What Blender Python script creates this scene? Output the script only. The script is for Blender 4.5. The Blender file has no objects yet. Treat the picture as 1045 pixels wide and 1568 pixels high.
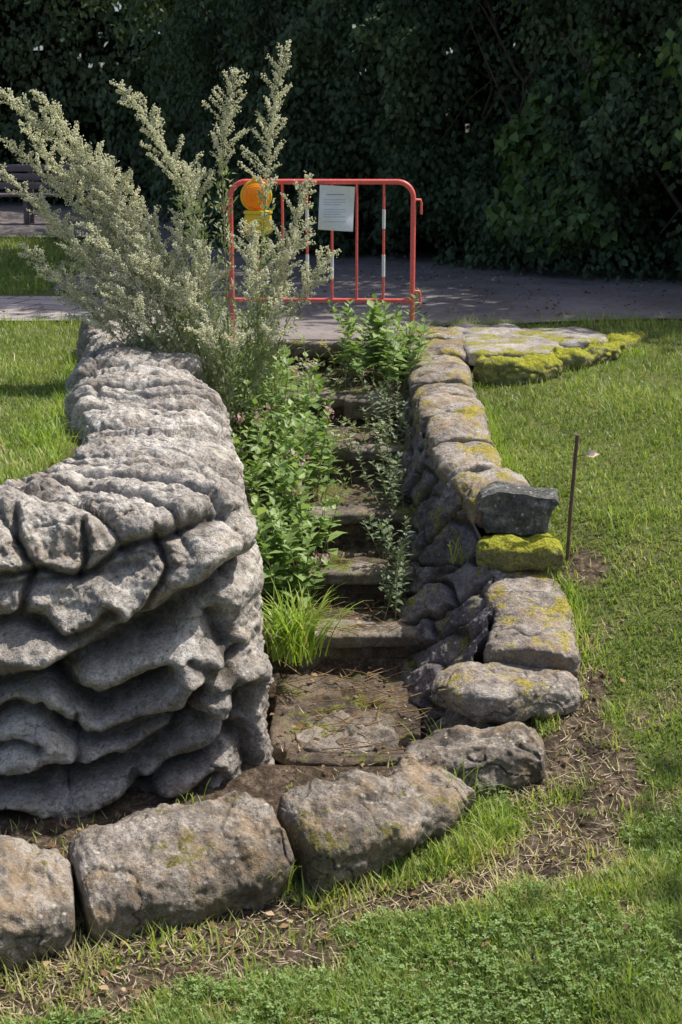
import bpy, math, numpy as np
from mathutils import Vector
from mathutils.geometry import tessellate_polygon
rng=np.random.default_rng(7)
scene=bpy.context.scene
# ------------------------------------------------------------------ helpers
def build(name,V,F,mat,attrs=None,smooth=False,parent=None):
    V=np.asarray(V,dtype=np.float32); F=np.asarray(F,dtype=np.int32)
    me=bpy.data.meshes.new(name)
    me.vertices.add(len(V)); me.vertices.foreach_set("co",V.ravel())
    me.loops.add(F.size); me.loops.foreach_set("vertex_index",F.ravel())
    me.polygons.add(len(F)); me.polygons.foreach_set("loop_start",np.arange(0,F.size,F.shape[1],dtype=np.int32))
    if smooth: me.polygons.foreach_set("use_smooth",np.ones(len(F),dtype=bool))
    me.update(calc_edges=True)
    if attrs:
        for k,a in attrs.items():
            at=me.attributes.new(k,'FLOAT','POINT'); at.data.foreach_set("value",np.asarray(a,dtype=np.float32))
    me.materials.append(mat)
    ob=bpy.data.objects.new(name,me); scene.collection.objects.link(ob)
    if parent: ob.parent=parent
    return ob
def empty(name):
    e=bpy.data.objects.new(name,None); scene.collection.objects.link(e); return e
def vnoise(P,seed=0):
    P=np.asarray(P,dtype=np.float64); Pi=np.floor(P).astype(np.int64); f=P-Pi; f=f*f*(3-2*f)
    def h(i,j,k):
        n=(i*374761393+j*668265263+k*1103515245+seed*974711)&0xffffffff
        n=((n^(n>>13))*1274126177)&0xffffffff
        n=((n^(n>>15))*2246822519)&0xffffffff
        return ((n^(n>>16))&0xffff)/65535.0
    i,j,k=Pi[...,0],Pi[...,1],Pi[...,2]; fx,fy,fz=f[...,0],f[...,1],f[...,2]
    def lx(a,b,t): return a+(b-a)*t
    return lx(lx(lx(h(i,j,k),h(i+1,j,k),fx),lx(h(i,j+1,k),h(i+1,j+1,k),fx),fy),
              lx(lx(h(i,j,k+1),h(i+1,j,k+1),fx),lx(h(i,j+1,k+1),h(i+1,j+1,k+1),fx),fy),fz)*2-1
def fbm(P,o=4,seed=0):
    r=0;a=1;t=0
    P=np.asarray(P,dtype=np.float64)
    for i in range(o):
        r=r+a*vnoise(P*(2.03**i)+17.3*i,seed+i); t+=a; a*=.5
    return r/t*1.6
def sm(x): x=np.clip(x,0,1); return x*x*(3-2*x)
def grid_faces(n,m,wrap=False):
    i=np.arange(n-1)[:,None]; j=np.arange(m if wrap else m-1)[None,:]; j2=(j+1)%m
    return np.stack([i*m+j,(i+1)*m+j,(i+1)*m+j2,i*m+j2],-1).reshape(-1,4)
def cr(pts,n,uniform=True):
    pts=np.asarray(pts,float); k=len(pts)
    P=np.vstack([2*pts[0]-pts[1],pts,2*pts[-1]-pts[-2]])
    t=np.linspace(0,k-1-1e-9,n); i=t.astype(int); f=(t-i)[:,None]
    a,b,c,d=P[i],P[i+1],P[i+2],P[i+3]
    return .5*((2*b)+(-a+c)*f+(2*a-5*b+4*c-d)*f*f+(-a+3*b-3*c+d)*f**3)
def nrm(a): return a/(np.linalg.norm(a,axis=-1,keepdims=True)+1e-9)
def inst(name,tv,tf,pos,Yd,Zd,scale,mat,rnd,parent=None,smooth=False):
    tv=np.asarray(tv,float); tf=np.asarray(tf,int); N=len(pos)
    Y=nrm(Yd); X=nrm(np.cross(Y,Zd)); Z=np.cross(X,Y)
    s=np.asarray(scale,float)
    if s.ndim==1: s=np.repeat(s[:,None],3,1)
    V=pos[:,None,:]+tv[None,:,0:1]*s[:,None,0:1]*X[:,None]+tv[None,:,1:2]*s[:,None,1:2]*Y[:,None]+tv[None,:,2:3]*s[:,None,2:3]*Z[:,None]
    F=(np.arange(N)[:,None,None]*len(tv)+tf[None]).reshape(-1,tf.shape[1])
    return build(name,V.reshape(-1,3),F,mat,{"rnd":np.repeat(rnd,len(tv))},smooth,parent)
LEAF_V=[(0,0,0),(-.33,.45,.07),(0,.4,0),(.33,.45,.07),(0,1,-.05)]
LEAF_F=[(0,2,1),(0,3,2),(1,2,4),(2,3,4)]
HL_V=[(0,0,0),(-.34,.5,.06),(.34,.5,.06),(0,1,-.05)]
HL_F=[(0,3,1),(0,2,3)]
IVY_V=[(0,.05,0),(-.45,.15,.05),(-.3,.6,.08),(0,.5,0),(.45,.15,.05),(.3,.6,.08),(0,1,-.03)]
IVY_F=[(0,3,1),(1,3,2),(2,3,6),(0,4,3),(4,5,3),(5,6,3)]
BL_V=[(-.5,0,0),(.5,0,0),(-.4,.5,.07),(.4,.5,.07),(0,1,.32)]
BL_F=[(0,1,3),(0,3,2),(2,3,4)]
class Tubes:
    def __init__(s): s.V=[];s.F=[];s.n=0
    def add(s,pts,r0,r1,k=5):
        pts=np.asarray(pts,float); n=len(pts)
        T=nrm(np.gradient(pts,axis=0)); ref=np.array([0.13,.31,.94]) if abs(T[0,2])<.8 else np.array([.93,.3,.1])
        A=nrm(np.cross(T,ref)); B=np.cross(T,A)
        r=np.linspace(r0,r1,n)[:,None,None]; a=np.linspace(0,2*math.pi,k,endpoint=False)[None,:,None]
        V=pts[:,None]+r*(np.cos(a)*A[:,None]+np.sin(a)*B[:,None])
        s.V.append(V.reshape(-1,3)); s.F.append(grid_faces(n,k,True)+s.n); s.n+=n*k
    def make(s,name,mat,parent=None):
        V=np.vstack(s.V); return build(name,V,np.vstack(s.F),mat,{"rnd":rng.random(len(V))},True,parent)
# ------------------------------------------------------------------ materials
def newmat(name):
    m=bpy.data.materials.new(name); m.use_nodes=True; nt=m.node_tree; nt.nodes.clear()
    o=nt.nodes.new("ShaderNodeOutputMaterial"); return m,nt,o
def nd(nt,t,**k):
    n=nt.nodes.new(t)
    for a,b in k.items(): setattr(n,a,b)
    return n
def noise(nt,vec,scale,detail=5,rough=.6):
    n=nd(nt,"ShaderNodeTexNoise"); n.inputs["Scale"].default_value=scale; n.inputs["Detail"].default_value=detail; n.inputs["Roughness"].default_value=rough
    nt.links.new(vec,n.inputs["Vector"]); return n.outputs["Fac"]
def ramp(nt,fac,stops):
    r=nd(nt,"ShaderNodeValToRGB"); e=r.color_ramp.elements
    while len(e)<len(stops): e.new(.5)
    for x,(p,c) in zip(e,stops):
        x.position=p; x.color=(c[0],c[1],c[2],1) if not isinstance(c,(int,float)) else (c,c,c,1)
    nt.links.new(fac,r.inputs["Fac"]); return r.outputs["Color"]
def mix(nt,fac,a,b,mode='MIX'):
    m=nd(nt,"ShaderNodeMix",data_type='RGBA',blend_type=mode)
    for s,v in ((m.inputs[0],fac),(m.inputs[6],a),(m.inputs[7],b)):
        if hasattr(v,"links") or hasattr(v,"is_linked"): nt.links.new(v,s)
        elif isinstance(v,(int,float)): s.default_value=v
        else: s.default_value=(v[0],v[1],v[2],1)
    return m.outputs[2]
def math_(nt,op,a,b=0.0):
    m=nd(nt,"ShaderNodeMath",operation=op)
    for s,v in ((m.inputs[0],a),(m.inputs[1],b)):
        if isinstance(v,(int,float)): s.default_value=v
        else: nt.links.new(v,s)
    return m.outputs[0]
def attr(nt,name):
    a=nd(nt,"ShaderNodeAttribute"); a.attribute_name=name; return a.outputs["Fac"]
def objco(nt): return nd(nt,"ShaderNodeNewGeometry").outputs["Position"]
def princ(nt,o,col,rough=.85,bump=None,bstr=.5,bdist=.01,spec=.3):
    p=nd(nt,"ShaderNodeBsdfPrincipled")
    if isinstance(col,(tuple,list)): p.inputs["Base Color"].default_value=(col[0],col[1],col[2],1)
    else: nt.links.new(col,p.inputs["Base Color"])
    p.inputs["Roughness"].default_value=rough; p.inputs["Specular IOR Level"].default_value=spec
    if bump is not None:
        b=nd(nt,"ShaderNodeBump"); b.inputs["Strength"].default_value=bstr; b.inputs["Distance"].default_value=bdist
        nt.links.new(bump,b.inputs["Height"]); nt.links.new(b.outputs[0],p.inputs["Normal"])
    nt.links.new(p.outputs[0],o.inputs[0]); return p
def foliage(name,c1,c2,c3=None,trans=.35,rough=.55,spec=.3):
    m,nt,o=newmat(name)
    r=attr(nt,"rnd"); stops=[(0,c1),(.7,c2)]
    if c3: stops.append((1,c3))
    col=ramp(nt,r,stops)
    p=princ(nt,o,col,rough,spec=spec)
    if trans>0:
        t=nd(nt,"ShaderNodeBsdfTranslucent"); tc=mix(nt,1.0,col,(1.0,1.1,.45),'MULTIPLY'); nt.links.new(tc,t.inputs[0])
        mx=nd(nt,"ShaderNodeMixShader"); mx.inputs[0].default_value=trans
        nt.links.new(p.outputs[0],mx.inputs[1]); nt.links.new(t.outputs[0],mx.inputs[2]); nt.links.new(mx.outputs[0],o.inputs[0])
    return m
def stone(name,dark,mid,light,moss=.0,mosscol=(.10,.10,.02),lichen=.5,scale=1.0,orange=.0,bstr=.8,side_tint=.0):
    m,nt,o=newmat(name); P=objco(nt)
    n1=noise(nt,P,3.2*scale,3,.62); n2=noise(nt,P,20*scale,6,.72); n3=noise(nt,P,95,3,.75)
    f=math_(nt,'ADD',math_(nt,'MULTIPLY',n1,.5),math_(nt,'MULTIPLY',n2,.5))
    col=ramp(nt,f,[(.38,dark),(.5,mid),(.60,light)])
    col=mix(nt,.8,col,ramp(nt,n3,[(.36,.45),(.54,1.0)]),'MULTIPLY')
    v=nd(nt,"ShaderNodeTexVoronoi"); v.inputs["Scale"].default_value=42*scale; nt.links.new(P,v.inputs["Vector"])
    lich=math_(nt,'MULTIPLY',ramp(nt,v.outputs["Distance"],[(.14,1.0),(.34,0.0)]),ramp(nt,noise(nt,P,9,3,.7),[(.48,0.0),(.58,1.0)]))
    col=mix(nt,math_(nt,'MULTIPLY',lich,lichen),col,(min(.78,light[0]*1.4),min(.78,light[1]*1.4),min(.72,light[2]*1.35)))
    blk=ramp(nt,noise(nt,P,36,5,.75),[(.57,0.0),(.66,1.0)])
    col=mix(nt,math_(nt,'MULTIPLY',blk,.65),col,(.06,.052,.047))
    if orange>0:
        oz=ramp(nt,noise(nt,P,6.5,5,.75),[(.5,0.0),(.63,orange)]); col=mix(nt,oz,col,(.38,.245,.11))
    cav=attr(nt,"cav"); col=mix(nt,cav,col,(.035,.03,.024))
    g=nd(nt,"ShaderNodeNewGeometry"); sp=nd(nt,"ShaderNodeSeparateXYZ"); nt.links.new(g.outputs["Normal"],sp.inputs[0])
    if side_tint>0:
        # mottled darker brown on faces that look sideways or down
        low=ramp(nt,sp.outputs[2],[(.0,1.0),(.65,.12)])
        sf=math_(nt,'MULTIPLY',low,ramp(nt,noise(nt,P,11,4,.7),[(.36,.35),(.6,1.0)]))
        col=mix(nt,math_(nt,'MULTIPLY',sf,side_tint),col,(.075,.066,.045))
    if moss>0:
        up=ramp(nt,sp.outputs[2],[(.0,.25),(.7,1.0)])
        mn=math_(nt,'ADD',noise(nt,P,5,5,.7),math_(nt,'MULTIPLY',noise(nt,P,30,3,.7),.35))
        mm=ramp(nt,mn,[(.86-moss*.45,0.0),(.93-moss*.45,1.0)])
        mf=math_(nt,'MULTIPLY',up,mm)
        mcol=ramp(nt,n3,[(.35,(mosscol[0]*.35,mosscol[1]*.4,mosscol[2]*.5)),(.60,mosscol)])
        col=mix(nt,mf,col,mcol)
    bm=math_(nt,'ADD',math_(nt,'MULTIPLY',n2,1.0),math_(nt,'MULTIPLY',n3,.3))
    princ(nt,o,col,.9,bm,bstr,.028,.25)
    return m
M_wall=stone("carved_limestone",(.27,.24,.21),(.52,.475,.425),(.76,.72,.65),moss=.10,mosscol=(.30,.25,.07),lichen=.6,orange=.25,side_tint=.30)
M_rface=stone("dark_rubble",(.11,.10,.115),(.23,.205,.225),(.40,.365,.37),moss=.28,mosscol=(.28,.27,.035),lichen=.35,side_tint=.35)
M_cope=stone("coping_stone_mat",(.17,.15,.13),(.36,.31,.265),(.58,.525,.465),moss=.33,mosscol=(.46,.37,.07),lichen=.55,orange=.55,side_tint=.5)
M_edge=stone("edging_stone_mat",(.10,.085,.07),(.24,.205,.17),(.45,.40,.345),moss=.22,mosscol=(.22,.185,.05),lichen=.8,orange=.45,bstr=.75,side_tint=.6)
M_moss=stone("mossy_stone",(.14,.13,.09),(.25,.24,.16),(.36,.35,.25),moss=.80,mosscol=(.44,.43,.04),lichen=.2,side_tint=.3)
M_step=stone("step_stone",(.11,.09,.073),(.24,.205,.17),(.38,.335,.285),moss=.30,mosscol=(.19,.20,.035),lichen=.2,orange=.25,bstr=.6,side_tint=.6)
M_soilfill=stone("tread_fill",(.055,.042,.033),(.125,.095,.072),(.23,.18,.14),moss=.36,mosscol=(.18,.19,.035),lichen=.15,orange=.15,bstr=.7)
M_endstone=stone("dark_endstone",(.06,.06,.056),(.14,.14,.13),(.38,.38,.35),moss=.14,mosscol=(.14,.14,.05),lichen=.9)
M_slab=stone("flagstone",(.22,.195,.18),(.42,.375,.345),(.58,.54,.49),moss=.42,mosscol=(.38,.35,.045),lichen=.2,bstr=.5)
m,nt,o=newmat("lawn_ground"); P=objco(nt)
soil=ramp(nt,noise(nt,P,26,6,.75),[(.32,(.035,.026,.018)),(.5,(.10,.073,.052)),(.66,(.26,.20,.145))])
grs=ramp(nt,noise(nt,P,40,5,.7),[(.3,(.08,.08,.03)),(.6,(.20,.22,.07))])
col=mix(nt,attr(nt,"soil"),grs,soil)
princ(nt,o,col,.95,noise(nt,P,70,5,.7),.9,.02,.1); M_ground=m
m,nt,o=newmat("asphalt"); P=objco(nt)
a=ramp(nt,noise(nt,P,1.3,5,.6),[(.35,(.24,.205,.195)),(.65,(.40,.35,.335))])
a=mix(nt,.6,a,ramp(nt,noise(nt,P,160,3,.7),[(.35,.4),(.65,1.0)]),'MULTIPLY')
lf=ramp(nt,noise(nt,P,24,5,.8),[(.55,0.0),(.64,.8)]); a=mix(nt,lf,a,(.10,.07,.05))
princ(nt,o,a,.9,noise(nt,P,150,3),.5,.01,.2); M_path=m
m,nt,o=newmat("paving_setts"); P=objco(nt)
b=nd(nt,"ShaderNodeTexBrick"); mp=nd(nt,"ShaderNodeMapping"); mp.inputs["Rotation"].default_value=(0,0,.25); nt.links.new(P,mp.inputs[0]); nt.links.new(mp.outputs[0],b.inputs["Vector"])
b.inputs["Scale"].default_value=1.0; b.inputs["Brick Width"].default_value=.42; b.inputs["Row Height"].default_value=.3; b.inputs["Mortar Size"].default_value=.012
b.inputs["Color1"].default_value=(.52,.46,.45,1); b.inputs["Color2"].default_value=(.40,.35,.34,1); b.inputs["Mortar"].default_value=(.09,.09,.05,1)
c=mix(nt,.5,b.outputs["Color"],ramp(nt,noise(nt,P,30,6,.7),[(.35,.5),(.6,1.0)]),'MULTIPLY')
princ(nt,o,c,.9,noise(nt,P,60,4),.5,.01,.2); M_setts=m
M_grass=foliage("grass_blades",(.15,.225,.05),(.37,.465,.125),(.68,.61,.32),.42,.45,.45)
M_tuft=foliage("long_grass",(.22,.34,.05),(.42,.54,.10),(.60,.56,.26),.45,.45,.4)
M_clover=foliage("clover_leaves",(.15,.26,.075),(.31,.43,.15),None,.35)
M_herb=foliage("herb_leaves",(.14,.24,.07),(.31,.43,.15),(.44,.55,.24),.4,.45,.4)
M_mug=foliage("mugwort_leaf",(.24,.29,.16),(.42,.47,.30),(.56,.60,.44),.35)
M_bud=foliage("mugwort_bud",(.72,.69,.54),(.88,.86,.73),(.92,.90,.80),.32,.8,.1)
M_stem=foliage("plant_stem",(.24,.25,.13),(.36,.34,.20),(.38,.25,.17),0)
M_hedge=foliage("hedge_leaves",(.035,.06,.028),(.08,.125,.06),(.15,.20,.10),.22,.5,.3)
M_ivy=foliage("ivy_leaves",(.05,.10,.024),(.11,.19,.05),(.20,.30,.09),.35,.4,.4)
M_tree=foliage("tree_leaves",(.03,.055,.015),(.07,.11,.03),(.12,.15,.05),.3)
M_dead=foliage("dead_leaves",(.12,.07,.036),(.28,.18,.09),(.50,.38,.24),0,.8,.1)
M_straw=foliage("straw",(.30,.23,.13),(.50,.41,.26),(.66,.56,.40),0,.8,.1)
M_pink=foliage("pink_petals",(.75,.22,.58),(.85,.4,.7),None,.3)
M_yel=foliage("yellow_petals",(.7,.5,.04),(.8,.6,.06),None,.3)
m,nt,o=newmat("bark"); P=objco(nt); n=noise(nt,P,9,6,.7)
princ(nt,o,ramp(nt,n,[(.3,(.03,.024,.018)),(.7,(.13,.10,.08))]),.9,n,.9,.03); M_bark=m
m,nt,o=newmat("hedge_backing_shade"); P=objco(nt); n=noise(nt,P,5,5,.7)
princ(nt,o,ramp(nt,n,[(.35,(.006,.009,.004)),(.7,(.022,.027,.014))]),1.0,n,1,.1,0); M_back=m  # near-black colour paints the shade inside the hedge
def paint(name,c,rough=.45,var=.25):
    m,nt,o=newmat(name); P=objco(nt); n=noise(nt,P,35,5,.7)
    col=mix(nt,var,c,ramp(nt,n,[(.35,.25),(.6,1.0)]),'MULTIPLY'); princ(nt,o,col,rough,n,.15,.002,.5); return m
M_red=paint("red_paint",(.85,.15,.13)); M_white=paint("white_band",(.80,.82,.84))
M_yellow=paint("yellow_plastic",(.90,.60,.04),.4,.2); M_paper=paint("paper_sheet",(.84,.87,.90),.4,.1)
M_print=paint("print_ink",(.32,.34,.40),.6,.1)
M_wood=paint("weathered_wood",(.19,.16,.17),.8,.5); M_rust=paint("rusty_steel",(.15,.09,.07),.8,.5)
m,nt,o=newmat("amber_lens"); P=objco(nt)
p=princ(nt,o,(1.0,.45,.02),.15,spec=.6); t=nd(nt,"ShaderNodeBsdfTranslucent"); t.inputs[0].default_value=(1,.50,.02,1)
mx=nd(nt,"ShaderNodeMixShader"); mx.inputs[0].default_value=.45; nt.links.new(p.outputs[0],mx.inputs[1]); nt.links.new(t.outputs[0],mx.inputs[2]); nt.links.new(mx.outputs[0],o.inputs[0]); M_lens=m
# ------------------------------------------------------------------ plan
Ly=[4.5,4.88,5.65,6.3,7.0,7.8,8.7,9.2]; Lx=[-.2,-.23,-.34,-.46,-.56,-.70,-.88,-.98]
Ry=[5.0,5.15,5.38,5.65,6.0,6.26,6.63,7.07,7.63,8.4,9.2]; Rx=[.45,.40,.33,.27,.25,.25,.26,.28,.32,.36,.42]
Ty=[5.0,5.15,5.28,5.42,5.65,6.0,6.26,6.63,7.07,7.63,8.4,9.2]; Tx=[.75,.70,.62,.66,.72,.74,.66,.57,.53,.53,.55,.60]
def L(y): return np.interp(y,Ly,Lx)
def R(y): return np.interp(y,Ry,Rx)
def TR(y): return np.interp(y,Ty,Tx)
STEPS=[(8.0,-.15),(7.36,-.32),(6.72,-.49),(6.27,-.66),(5.88,-.83),(4.98,-1.0)]
def stepz(y):
    z=np.full(np.shape(y),-1.06)
    for yy,zz in STEPS[::-1]: z=np.where(y>=yy,zz,z)
    return np.where(y>=9.12,0,z)
def HR(y): return np.interp(y,[2,3.3,4.2,4.6,5.1,5.5,5.9,6.2,6.6,7.0,7.6,8.4,9.3],[-1.2,-1.1,-1.02,-.97,-.85,-.69,-.53,-.41,-.29,-.2,-.13,-.05,0])
def H(x,y):
    x=np.asarray(x,float); y=np.asarray(y,float)
    z=HR(y)+.03*vnoise(np.stack([x*1.6,y*1.6,0*x],-1),3)*sm((x+3)/.5)*sm((10-y)/1)
    ch=sm((x-L(y)+.12)/.1)*sm((TR(y)-x)/.08)*sm((y-4.75)/.2)*sm((9.14-y)/.04)
    z=z*(1-ch)+(stepz(y)-.12)*ch
    xc=np.interp(y,[5.2,5.65,7,8.7,9.2],[-.78,-.75,-.98,-1.25,-1.3])
    lf=sm((xc-x)/.15+.5)*sm((y-4.88)/.15+.5)
    z=z*(1-lf)+(.0+.01*np.sin(x*2+y))*lf
    return z
def soilmask(x,y):
    n=.5+.5*fbm(np.stack([x*3,y*3,0*x+5],-1),3,11)
    n2=.5+.5*fbm(np.stack([x*9,y*9,0*x+5],-1),3,21)
    m=sm((x-L(y)+.15)/.1)*sm((R(y)+.2-x)/.1)*sm((y-4.6)/.2)*sm((9.2-y)/.1)
    m=np.maximum(m,sm((.34-x)/.15)*sm((y-4.15-.1*x)/.15)*sm((5.1-y)/.1))
    def blob(cx,cy,rx,ry): return np.exp(-(((x-cx)/rx)**2+((y-cy)/ry)**2))
    b=1.2*blob(.92,5.05,.18,.5)+1.1*blob(.82,4.6,.24,.3)+1.1*blob(.68,4.2,.30,.16)+1.0*blob(.15,4.02,.4,.14)+1.4*blob(-1.0,3.62,.6,.18)+1.4*blob(-.35,3.84,.38,.18)+.9*blob(.97,5.95,.2,.12)+.6*blob(1.15,5.6,.25,.3)+.6*blob(1.35,4.9,.2,.2)
    m=np.maximum(m,sm((b*(.35+.8*n)+ .25*(n2-.5)-.26)/.3))
    m=np.maximum(m,.65*sm((n2-.60)/.12)*sm((6.5-y)/1))
    return np.clip(m,0,1)
def axis(a,b,step,lo,hi,g=1.25):
    c=list(np.arange(a,b+1e-6,step)); s=step; x=a; l=[]
    while x>lo: s*=g; x-=s; l.append(x)
    s=step; x=c[-1]; r=[]
    while x<hi: s*=g; x+=s; r.append(x)
    return np.array(l[::-1]+c+r)
gx=axis(-2.6,2.8,.03,-150,150); gy=axis(3.0,10.6,.03,-60,220)
X,Y=np.meshgrid(gx,gy,indexing='ij'); Z=H(X,Y)
build("lawn",np.stack([X,Y,Z],-1).reshape(-1,3),grid_faces(len(gx),len(gy)),M_ground,{"soil":soilmask(X,Y).ravel()},True)
def sheet(name,poly,z,mat):
    vs=[Vector((p[0],p[1],0)) for p in poly]; tr=tessellate_polygon([vs])
    V=[(p[0],p[1],z) for p in poly]; F=[]
    for t in tr:
        a,b,c=[np.array(V[i][:2]) for i in t]
        cr_=(b[0]-a[0])*(c[1]-a[1])-(b[1]-a[1])*(c[0]-a[0]); F.append(t if cr_>0 else (t[0],t[2],t[1]))
    return build(name,V,np.array(F),mat)
def wobble(poly,amp,seg=.12,seed=0):
    out=[]
    for i in range(len(poly)):
        a=np.array(poly[i],float); b=np.array(poly[(i+1)%len(poly)],float); n=max(1,min(60,int(np.linalg.norm(b-a)/seg)))
        for k in range(n):
            p=a+(b-a)*k/n; q=np.array([p[0]*5,p[1]*5,seed]); p=p+amp*np.array([vnoise(q[None])[0],vnoise(q[None]+9)[0]]); out.append(tuple(p))
    return out
PATH=[(16,10.5),(3,10.35),(1.75,10.15),(.6,9.85),(.5,9.14),(-.95,9.14),(-1.3,9.5),(-1.7,10.1),(-1.9,11.9),(-2.5,12.3),(-2.6,15),(-3.2,19),(-9,19.5),(-20,20),(-20,40),(16,40)]
sheet("footpath",wobble(PATH,.05),.018,M_path)
sheet("paving",[(-9,10.15),(-1.72,10.1),(-1.92,11.7),(-9,11.9)],.024,M_setts)
def bevel_box(name,c,h,mat,parent=None,seed=0,amp=.006,sq=8,n=26,rot=0):
    th=np.linspace(-math.pi/2,math.pi/2,n); ph=np.linspace(0,2*math.pi,2*n,endpoint=False)
    T,Pp=np.meshgrid(th,ph,indexing='ij')
    D=np.stack([np.cos(T)*np.cos(Pp),np.cos(T)*np.sin(Pp),np.sin(T)],-1)
    r=(np.abs(D)**sq).sum(-1)**(-1/sq)
    V=D*r[...,None]*np.array(h)
    if rot:
        ca,sa=math.cos(rot),math.sin(rot); V=np.stack([V[...,0]*ca-V[...,1]*sa,V[...,0]*sa+V[...,1]*ca,V[...,2]],-1)
    W=V+np.array(c)
    N=nrm(V/np.array(h)**2)
    d=fbm(W*7,4,seed)*amp*2+fbm(W*28,3,seed+5)*amp
    W=W+N*d[...,None]
    return build(name,W.reshape(-1,3),grid_faces(n,2*n,True),mat,{"cav":np.zeros(W.shape[0]*W.shape[1])},True,parent)
# ------------------------------------------------------------------ carved left wall
pairs=[((-2.6,4.32),(-2.7,5.05),.04,-1.12),((-1.9,4.40),(-2.1,5.06),.04,-1.12),((-1.2,4.49),(-1.5,5.10),.04,-1.1),((-.75,4.57),(-1.32,5.14),.07,-1.1),
((-.42,4.64),(-1.22,5.22),.09,-1.1),((-.25,4.82),(-1.15,5.4),.10,-1.1),((-.29,5.2),(-1.13,5.58),.11,-1.08),((-.37,5.65),(-1.14,5.85),.12,-.98),((-.49,6.3),(-1.24,6.4),.15,-.8),
((-.60,7.0),(-1.37,7.05),.19,-.6),((-.74,7.8),(-1.48,7.9),.24,-.4),((-.90,8.55),(-1.6,8.6),.28,-.3),((-1.0,8.85),(-1.6,8.85),.26,-.25),((-1.2,8.98),(-1.45,8.98),.17,-.2),((-1.32,9.0),(-1.33,9.0),.05,-.2)]
NS,NT=1250,340
ctl=np.array([[a[0],a[1],b[0],b[1],z,zf] for a,b,z,zf in pairs])
c0=cr(ctl,4000); seg=np.r_[0,np.cumsum(np.linalg.norm(np.diff(c0[:,:2],axis=0),axis=1))]
S=np.linspace(0,seg[-1],NS); C=np.stack([np.interp(S,seg,c0[:,i]) for i in range(6)],-1)
kt=[0,.45,.56,.64,.76,.86,.93,1.0]; kw=[0,.07,.13,.26,.5,.76,.93,1.0]; kh=[0,.80,.93,.985,1.0,.985,.9,0]
t=np.linspace(0,1,NT); w=np.interp(t,kt,kw); h=np.interp(t,kt,kh)
ker=np.hanning(31); ker/=ker.sum()
w=np.convolve(np.pad(w,15,mode='edge'),ker,'valid'); hp=np.convolve(np.pad(h,15,mode='reflect',reflect_type='odd'),ker,'valid')
foot=C[:,None,0:2]; back=C[:,None,2:4]; XY=foot+(back-foot)*w[None,:,None]
zt=C[:,4][:,None]; zf=C[:,5][:,None]
zb=np.where(t>.76,-.2,zf*np.ones_like(t)[None,:]); Zw=zb+(zt-zb)*hp[None,:]
B=np.concatenate([XY,Zw[...,None]],-1)
Nw=nrm(np.cross(np.gradient(B,axis=0),np.gradient(B,axis=1)))
Sg=np.repeat(S[:,None],NT,1); Tg=np.repeat(t[None],NS,0)
icorner=np.argmin(np.abs(c0[:,0]+.25)+np.abs(c0[:,1]-4.82)); Sc=seg[icorner]
mf=sm((Sc+.05-Sg)/.35)*sm((.60-Tg)/.1)
ms=sm((Sg-Sc+.1)/.3)*sm((.58-Tg)/.1)
mt=sm((Tg-.42)/.14)
Wn=.5*fbm(B*1.7,3,2)
d=.045*fbm(B*2.2,3,1)
def roll(ph,p=.55): return np.abs(np.sin(ph))**p
x,y,z=B[...,0],B[...,1],B[...,2]
ph=(z+.22*np.sin(2.2*x+.6)+.30*Wn)*math.pi/.33
d+=mf*.022*(roll(ph,.7)-.6)
def seg_dist(px,pz,poly):
    D=np.full(px.shape,9.0); sg=np.zeros(px.shape)
    pl=cr(np.array(poly,float),14)
    for (a,b),(c_,e) in zip(pl[:-1],pl[1:]):
        vx,vz=c_-a,e-b; q=np.clip(((px-a)*vx+(pz-b)*vz)/(vx*vx+vz*vz),0,1)
        dx,dz=px-(a+vx*q),pz-(b+vz*q); dd=np.hypot(dx,dz); m_=dd<D; D=np.where(m_,dd,D); sg=np.where(m_,dz,sg)
    return D,sg
wx=x+.045*fbm(B*5,4,31); wz=z+.035*fbm(B*5,4,32)
front=[([(-1.3,-.20),(-1.05,-.15),(-.85,-.17),(-.7,-.06),(-.5,-.02)],.05,.018),
([(-1.3,-.34),(-1.08,-.30),(-.92,-.36),(-.78,-.30)],.06,.022),
([(-1.35,-.53),(-1.05,-.50),(-.9,-.42),(-.66,-.33),(-.47,-.22),(-.30,-.10)],.12,.040),
([(-1.0,-.49),(-.9,-.58),(-.78,-.60),(-.64,-.50)],.13,.040),
([(-1.35,-.64),(-1.08,-.60),(-.97,-.68),(-.84,-.73),(-.64,-.66),(-.48,-.66)],.09,.030),
([(-1.35,-.88),(-1.05,-.88),(-.87,-.84),(-.62,-.74),(-.5,-.55)],.11,.036),
([(-1.35,-1.0),(-.98,-1.02),(-.78,-.98),(-.62,-.86),(-.42,-.80),(-.36,-.62)],.10,.034),
([(-1.3,-.76),(-1.15,-.73),(-1.02,-.77)],.05,.02),([(-.74,-.86),(-.6,-.98),(-.45,-.92)],.05,.022),([(-.56,-.44),(-.46,-.5),(-.40,-.44)],.04,.018),
([(-.92,-.64),(-.9,-.8),(-.96,-.90)],.025,.012),([(-.62,-.02),(-.62,-.2),(-.72,-.32)],.045,.014),([(-1.12,.02),(-1.05,-.12),(-1.08,-.28)],.04,.014),([(-.86,.02),(-.84,-.08),(-.88,-.17)],.04,.014),
([(-.47,-.32),(-.43,-.5),(-.37,-.66),(-.33,-.95)],.05,.033)]
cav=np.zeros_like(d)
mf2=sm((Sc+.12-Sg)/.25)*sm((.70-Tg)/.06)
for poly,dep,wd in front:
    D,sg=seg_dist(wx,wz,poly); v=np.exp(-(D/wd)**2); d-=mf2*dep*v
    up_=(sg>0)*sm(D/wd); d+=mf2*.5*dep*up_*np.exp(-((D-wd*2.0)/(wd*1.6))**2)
    cav=np.maximum(cav,mf2*v*.9)
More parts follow.
